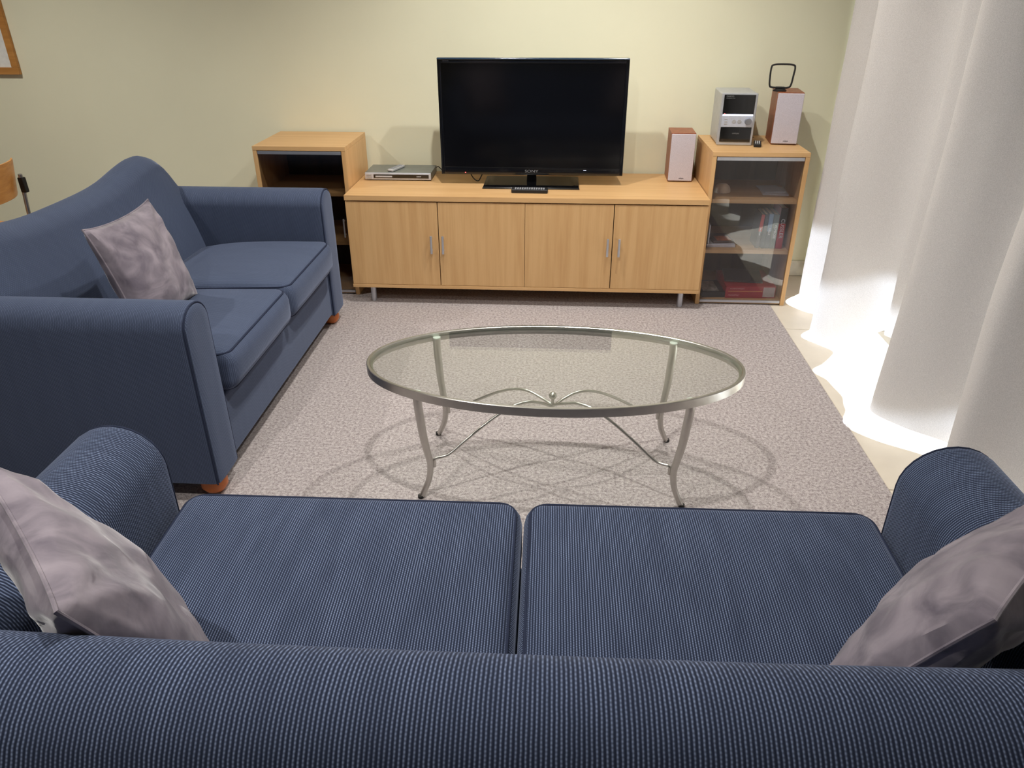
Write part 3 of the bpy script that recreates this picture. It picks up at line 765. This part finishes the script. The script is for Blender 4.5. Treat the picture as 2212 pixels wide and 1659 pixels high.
# ------------------------------------------------------------------ coffee table
def coffee():
    t = thing('coffee_table', 'oval glass coffee table with curved brushed metal legs', 'coffee table', (.003, 2.212, 0))
    A_, B_, zt = .623, .306, .420; N = 96
    def ell(a, b, z): return [(a*math.cos(2*PI*k/N), b*math.sin(2*PI*k/N), z) for k in range(N)]
    bm = bmesh.new()
    secs = [(0, -.030), (0, -.002), (-.002, 0), (-.010, 0), (-.012, -.002), (-.012, -.012), (-.0205, -.012), (-.0205, -.016), (-.012, -.017), (-.012, -.030)]
    rr = [[bm.verts.new(p) for p in ell(A_+o, B_+o, zt+z)] for o, z in secs]
    for i in range(len(rr)):
        a, b = rr[i], rr[(i+1) % len(rr)]
        for k in range(N): bm.faces.new((a[k], a[(k+1) % N], b[(k+1) % N], b[k]))
    obj('rim', bm, MT['table'], t)
    obj('glass_top', loft(bmesh.new(), [ell(A_-.0125, B_-.0125, zt-.0115), ell(A_-.0125, B_-.0125, zt-.002)]), MT['glass'], t, False)
    # legs: straight down then a knee, foot kicking outward
    for sx in (-1, 1):
        for sy in (-1, 1):
            fx, fy = .405*sx, (.150*sy) ; 
            tx, ty_ = .421*sx, .205*sy
            u = Vector((sx*.86, sy*.5, 0))
            base = Vector((tx, ty_, 0))
            prof = [(0, .403, .0135), (.000, .36, .0140), (-.004, .31, .0140), (-.010, .24, .0135), (-.020, .175, .0125), (-.027, .125, .0115), (-.020, .07, .0105), (.000, .025, .0095), (.014, .002, .009)]
            drift = lambda z: Vector((0, -.012*sy*(1-z/.4), 0))
            pts = [base + u*o + drift(z) + Vector((0, 0, z)) for o, z, r in prof]
            sp = smooth_pts(pts, 5); rs = []
            for p in sp:
                q = min(prof, key=lambda f: abs(f[1]-p.z)); rs.append(.009 + (.0140-.009)*max(0, min(1, p.z/.30)))
            lg = obj('leg', tube(bmesh.new(), sp, rs, n=16), MT['table'], t)
            p0 = pts[0]
            obj('pad', lathe(bmesh.new(), [(.012, .4025), (.0145, .404), (.0145, .4078), (.010, .4083)], (p0.x, p0.y, 0), 18), MT['pad'], lg)
            pe = pts[-1]
            obj('foot_cap', lathe(bmesh.new(), [(.0095, 0), (.0105, .001), (.0100, .010), (.009, .0105)], (pe.x, pe.y, 0), 14), MT['rubber'], lg)
            # bracket
            kb = base + u*(-.041) + drift(.125) + Vector((0, 0, .125))
            br = bmesh.new(); tube(br, [kb + Vector((0, 0, -.014)), kb + Vector((0, 0, .014))], .0058, n=12)
            tube(br, [kb, base + u*(-.027) + drift(.125) + Vector((0, 0, .125))], .004, n=8)
            obj('bracket', br, MT['table'], lg)
    # two crossing arched rods
    for s in (1, -1):
        u = Vector((.86, .5*s, 0)); e = Vector((.421, (.205-.012*.64)*s, 0)) + u*(-.041)
        d = e.normalized(); L = e.length
        prof = [(1.0, .134), (.985, .143), (.93, .143), (.86, .152), (.70, .200), (.52, .249), (.36, .281), (.22, .289), (.10, .275), (0, .255 if s > 0 else .262)]
        pts = [d*(L*k) + Vector((0, 0, z)) for k, z in prof] + [d*(-L*k) + Vector((0, 0, z)) for k, z in prof[::-1][1:]]
        obj('stretcher_rod', tube(bmesh.new(), smooth_pts(pts, 6), .0048, n=10), MT['table'], t)
    bb = bmesh.new(); bmesh.ops.create_uvsphere(bb, u_segments=24, v_segments=16, radius=.0135)
    for v in bb.verts: v.co += Vector((0, 0, .294))
    lathe(bb, [(.005, .255), (.005, .284)], n=12)
    obj('ball', bb, MT['table'], t)
coffee()

# ------------------------------------------------------------------ curtain
def curtain():
    t = thing('curtain', 'full length off-white curtain hanging in folds over the glass door', 'curtain', (1.36, 4.15, 0))
    # plan points (y, x): folds; (x relative amplitude grows downwards)
    P = [(4.245, 1.50), (4.20, 1.44), (4.08, 1.50), (3.98, 1.42), (3.86, 1.315), (3.74, 1.36), (3.65, 1.44), (3.54, 1.36), (3.42, 1.245), (3.32, 1.31), (3.22, 1.44), (3.12, 1.47), (3.02, 1.41),
         (2.92, 1.46), (2.80, 1.45), (2.70, 1.34), (2.58, 1.245), (2.46, 1.31), (2.36, 1.44), (2.27, 1.46), (2.16, 1.30), (2.04, 1.265), (1.95, 1.40), (1.84, 1.46), (1.74, 1.31), (1.62, 1.27), (1.52, 1.42), (1.42, 1.44),
         (1.3, 1.28), (1.18, 1.30), (1.05, 1.44), (.9, 1.34), (.75, 1.28), (.6, 1.43), (.45, 1.40), (.3, 1.30), (.15, 1.42), (.02, 1.40)]
    pl = smooth_pts([(x, y, 0) for y, x in P], 7)
    bm = bmesh.new(); NZ = 40; z1 = 2.33; rows = []
    for k in range(NZ+1):
        f = k/NZ; row = []
        for i, p in enumerate(pl):
            s = i/len(pl)
            hem = .035 + .012*math.sin(s*21) + .15*math.exp(-((p.y-2.98)/.26)**4) + .03*math.exp(-((p.y-2.45)/.3)**2)
            z = hem + (z1-hem)*f
            amp = 1.0 - .15*f
            x = 1.36 + (p.x-1.36)*amp + .012*(1-f)*noise.noise(Vector((p.y*2.1, z*1.3, 5)))*2 + .004*noise.noise(Vector((p.y*9, z*3, 2)))
            y = p.y + .03*noise.noise(Vector((p.y*1.4, z*1.1, 9)))*(1 if .3 < s else .3)
            row.append(bm.verts.new((x-1.36, min(y, 4.275)-4.15, z)))
        rows.append(row)
    for a, b in zip(rows, rows[1:]):
        for i in range(len(a)-1): bm.faces.new((a[i], a[i+1], b[i+1], b[i]))
    obj('cloth', bm, MT['curtain'], t)
    # hem seam band
    rod = thing('curtain_track', 'white curtain track fixed above the window', 'curtain track', (1.36, 2.1, 2.33))
    obj('rail', B(-.02, .02, -2.15, 2.15, .002, .03, .003), MT['whitemetal'], rod)
    obj('bracket', B(-.012, .255, 1.4, 1.43, .03, .04), MT['whitemetal'], rod); obj('bracket', B(-.012, .255, -1.43, -1.4, .03, .04), MT['whitemetal'], rod)
curtain()

# ------------------------------------------------------------------ picture, chair
def picture():
    t = thing('picture_frame', 'oak framed picture with white mat hanging on the back wall', 'picture', (-3.285, 4.298, 1.085))
    W, Hh, k = .30, .62, .036
    bm = bmesh.new()
    box(bm, -W, W, -.022, 0, 0, k, .002); box(bm, -W, W, -.022, 0, Hh-k, Hh, .002); box(bm, -W, -W+k, -.0215, 0, k, Hh-k, .002); box(bm, W-k, W, -.0215, 0, k, Hh-k, .002)
    obj('frame', bm, MT['oakframe'], t)
    obj('mat_board', B(-W+k, W-k, -.010, -.004, k, Hh-k), MT['matboard'], t)
    obj('print', B(-W+.13, W-.13, -.0115, -.0099, .15, Hh-.15), simple('muted_print', (150, 160, 150), .8, nscale=6, noise_amt=.5), t)
picture()
def chair():
    t = thing('dining_chair', 'bent plywood dining chair with metal legs behind the side sofa', 'chair', (-2.91, 3.42, 0), math.radians(84))
    # local: back towards -Y, seat towards +Y
    bm = bmesh.new(); N = 24
    zs = [.60, .63, .70, .77, .80]; rings = []
    for (z, tk) in ((.585, .004), (.595, .006), (.67, .006), (.755, .006), (.765, .004)):
        outer = []; inner = []
        for i in range(N+1):
            a = math.radians(-62 + 124*i/N)
            w_ = .245; dep = .15
            x = w_*math.sin(a)/math.sin(math.radians(62)); y = -.22 + dep*(1-math.cos(a)) - (z-.6)*.18
            n_ = Vector((math.sin(a), -math.cos(a))).normalized()
            outer.append((x+n_.x*tk, y+n_.y*tk, z)); inner.append((x-n_.x*tk, y-n_.y*tk, z))
        rings.append(outer+inner[::-1])
    obj('backrest', loft(bm, rings), MT['ply'], t)
    obj('seat', rcushion(-.21, .21, -.19, .21, .435, .452, .008, .003, 10, 10, 2), MT['ply'], t)
    for s in (-1, 1):
        obj('leg', tube(bmesh.new(), smooth_pts([(s*.215, .17, .43), (s*.222, .19, .2), (s*.23, .20, 0)]), .010, n=12), MT['satin'], t)
        obj('leg', tube(bmesh.new(), smooth_pts([(s*.215, -.30, 0), (s*.215, -.225, .30), (s*.222, -.195, .45), (s*.228, -.200, .60), (s*.226, -.210, .69)]), .010, n=12), MT['satin'], t)
        obj('clamp', B(s*.228-.012, s*.228+.012, -.224, -.194, .60, .675, .004), MT['rubber'], t)
    obj('seat_frame', tube(bmesh.new(), [(-.2, -.17, .425), (.2, -.17, .425), (.2, .18, .425), (-.2, .18, .425)], .009, closed=True, n=8), MT['satin'], t)
chair()
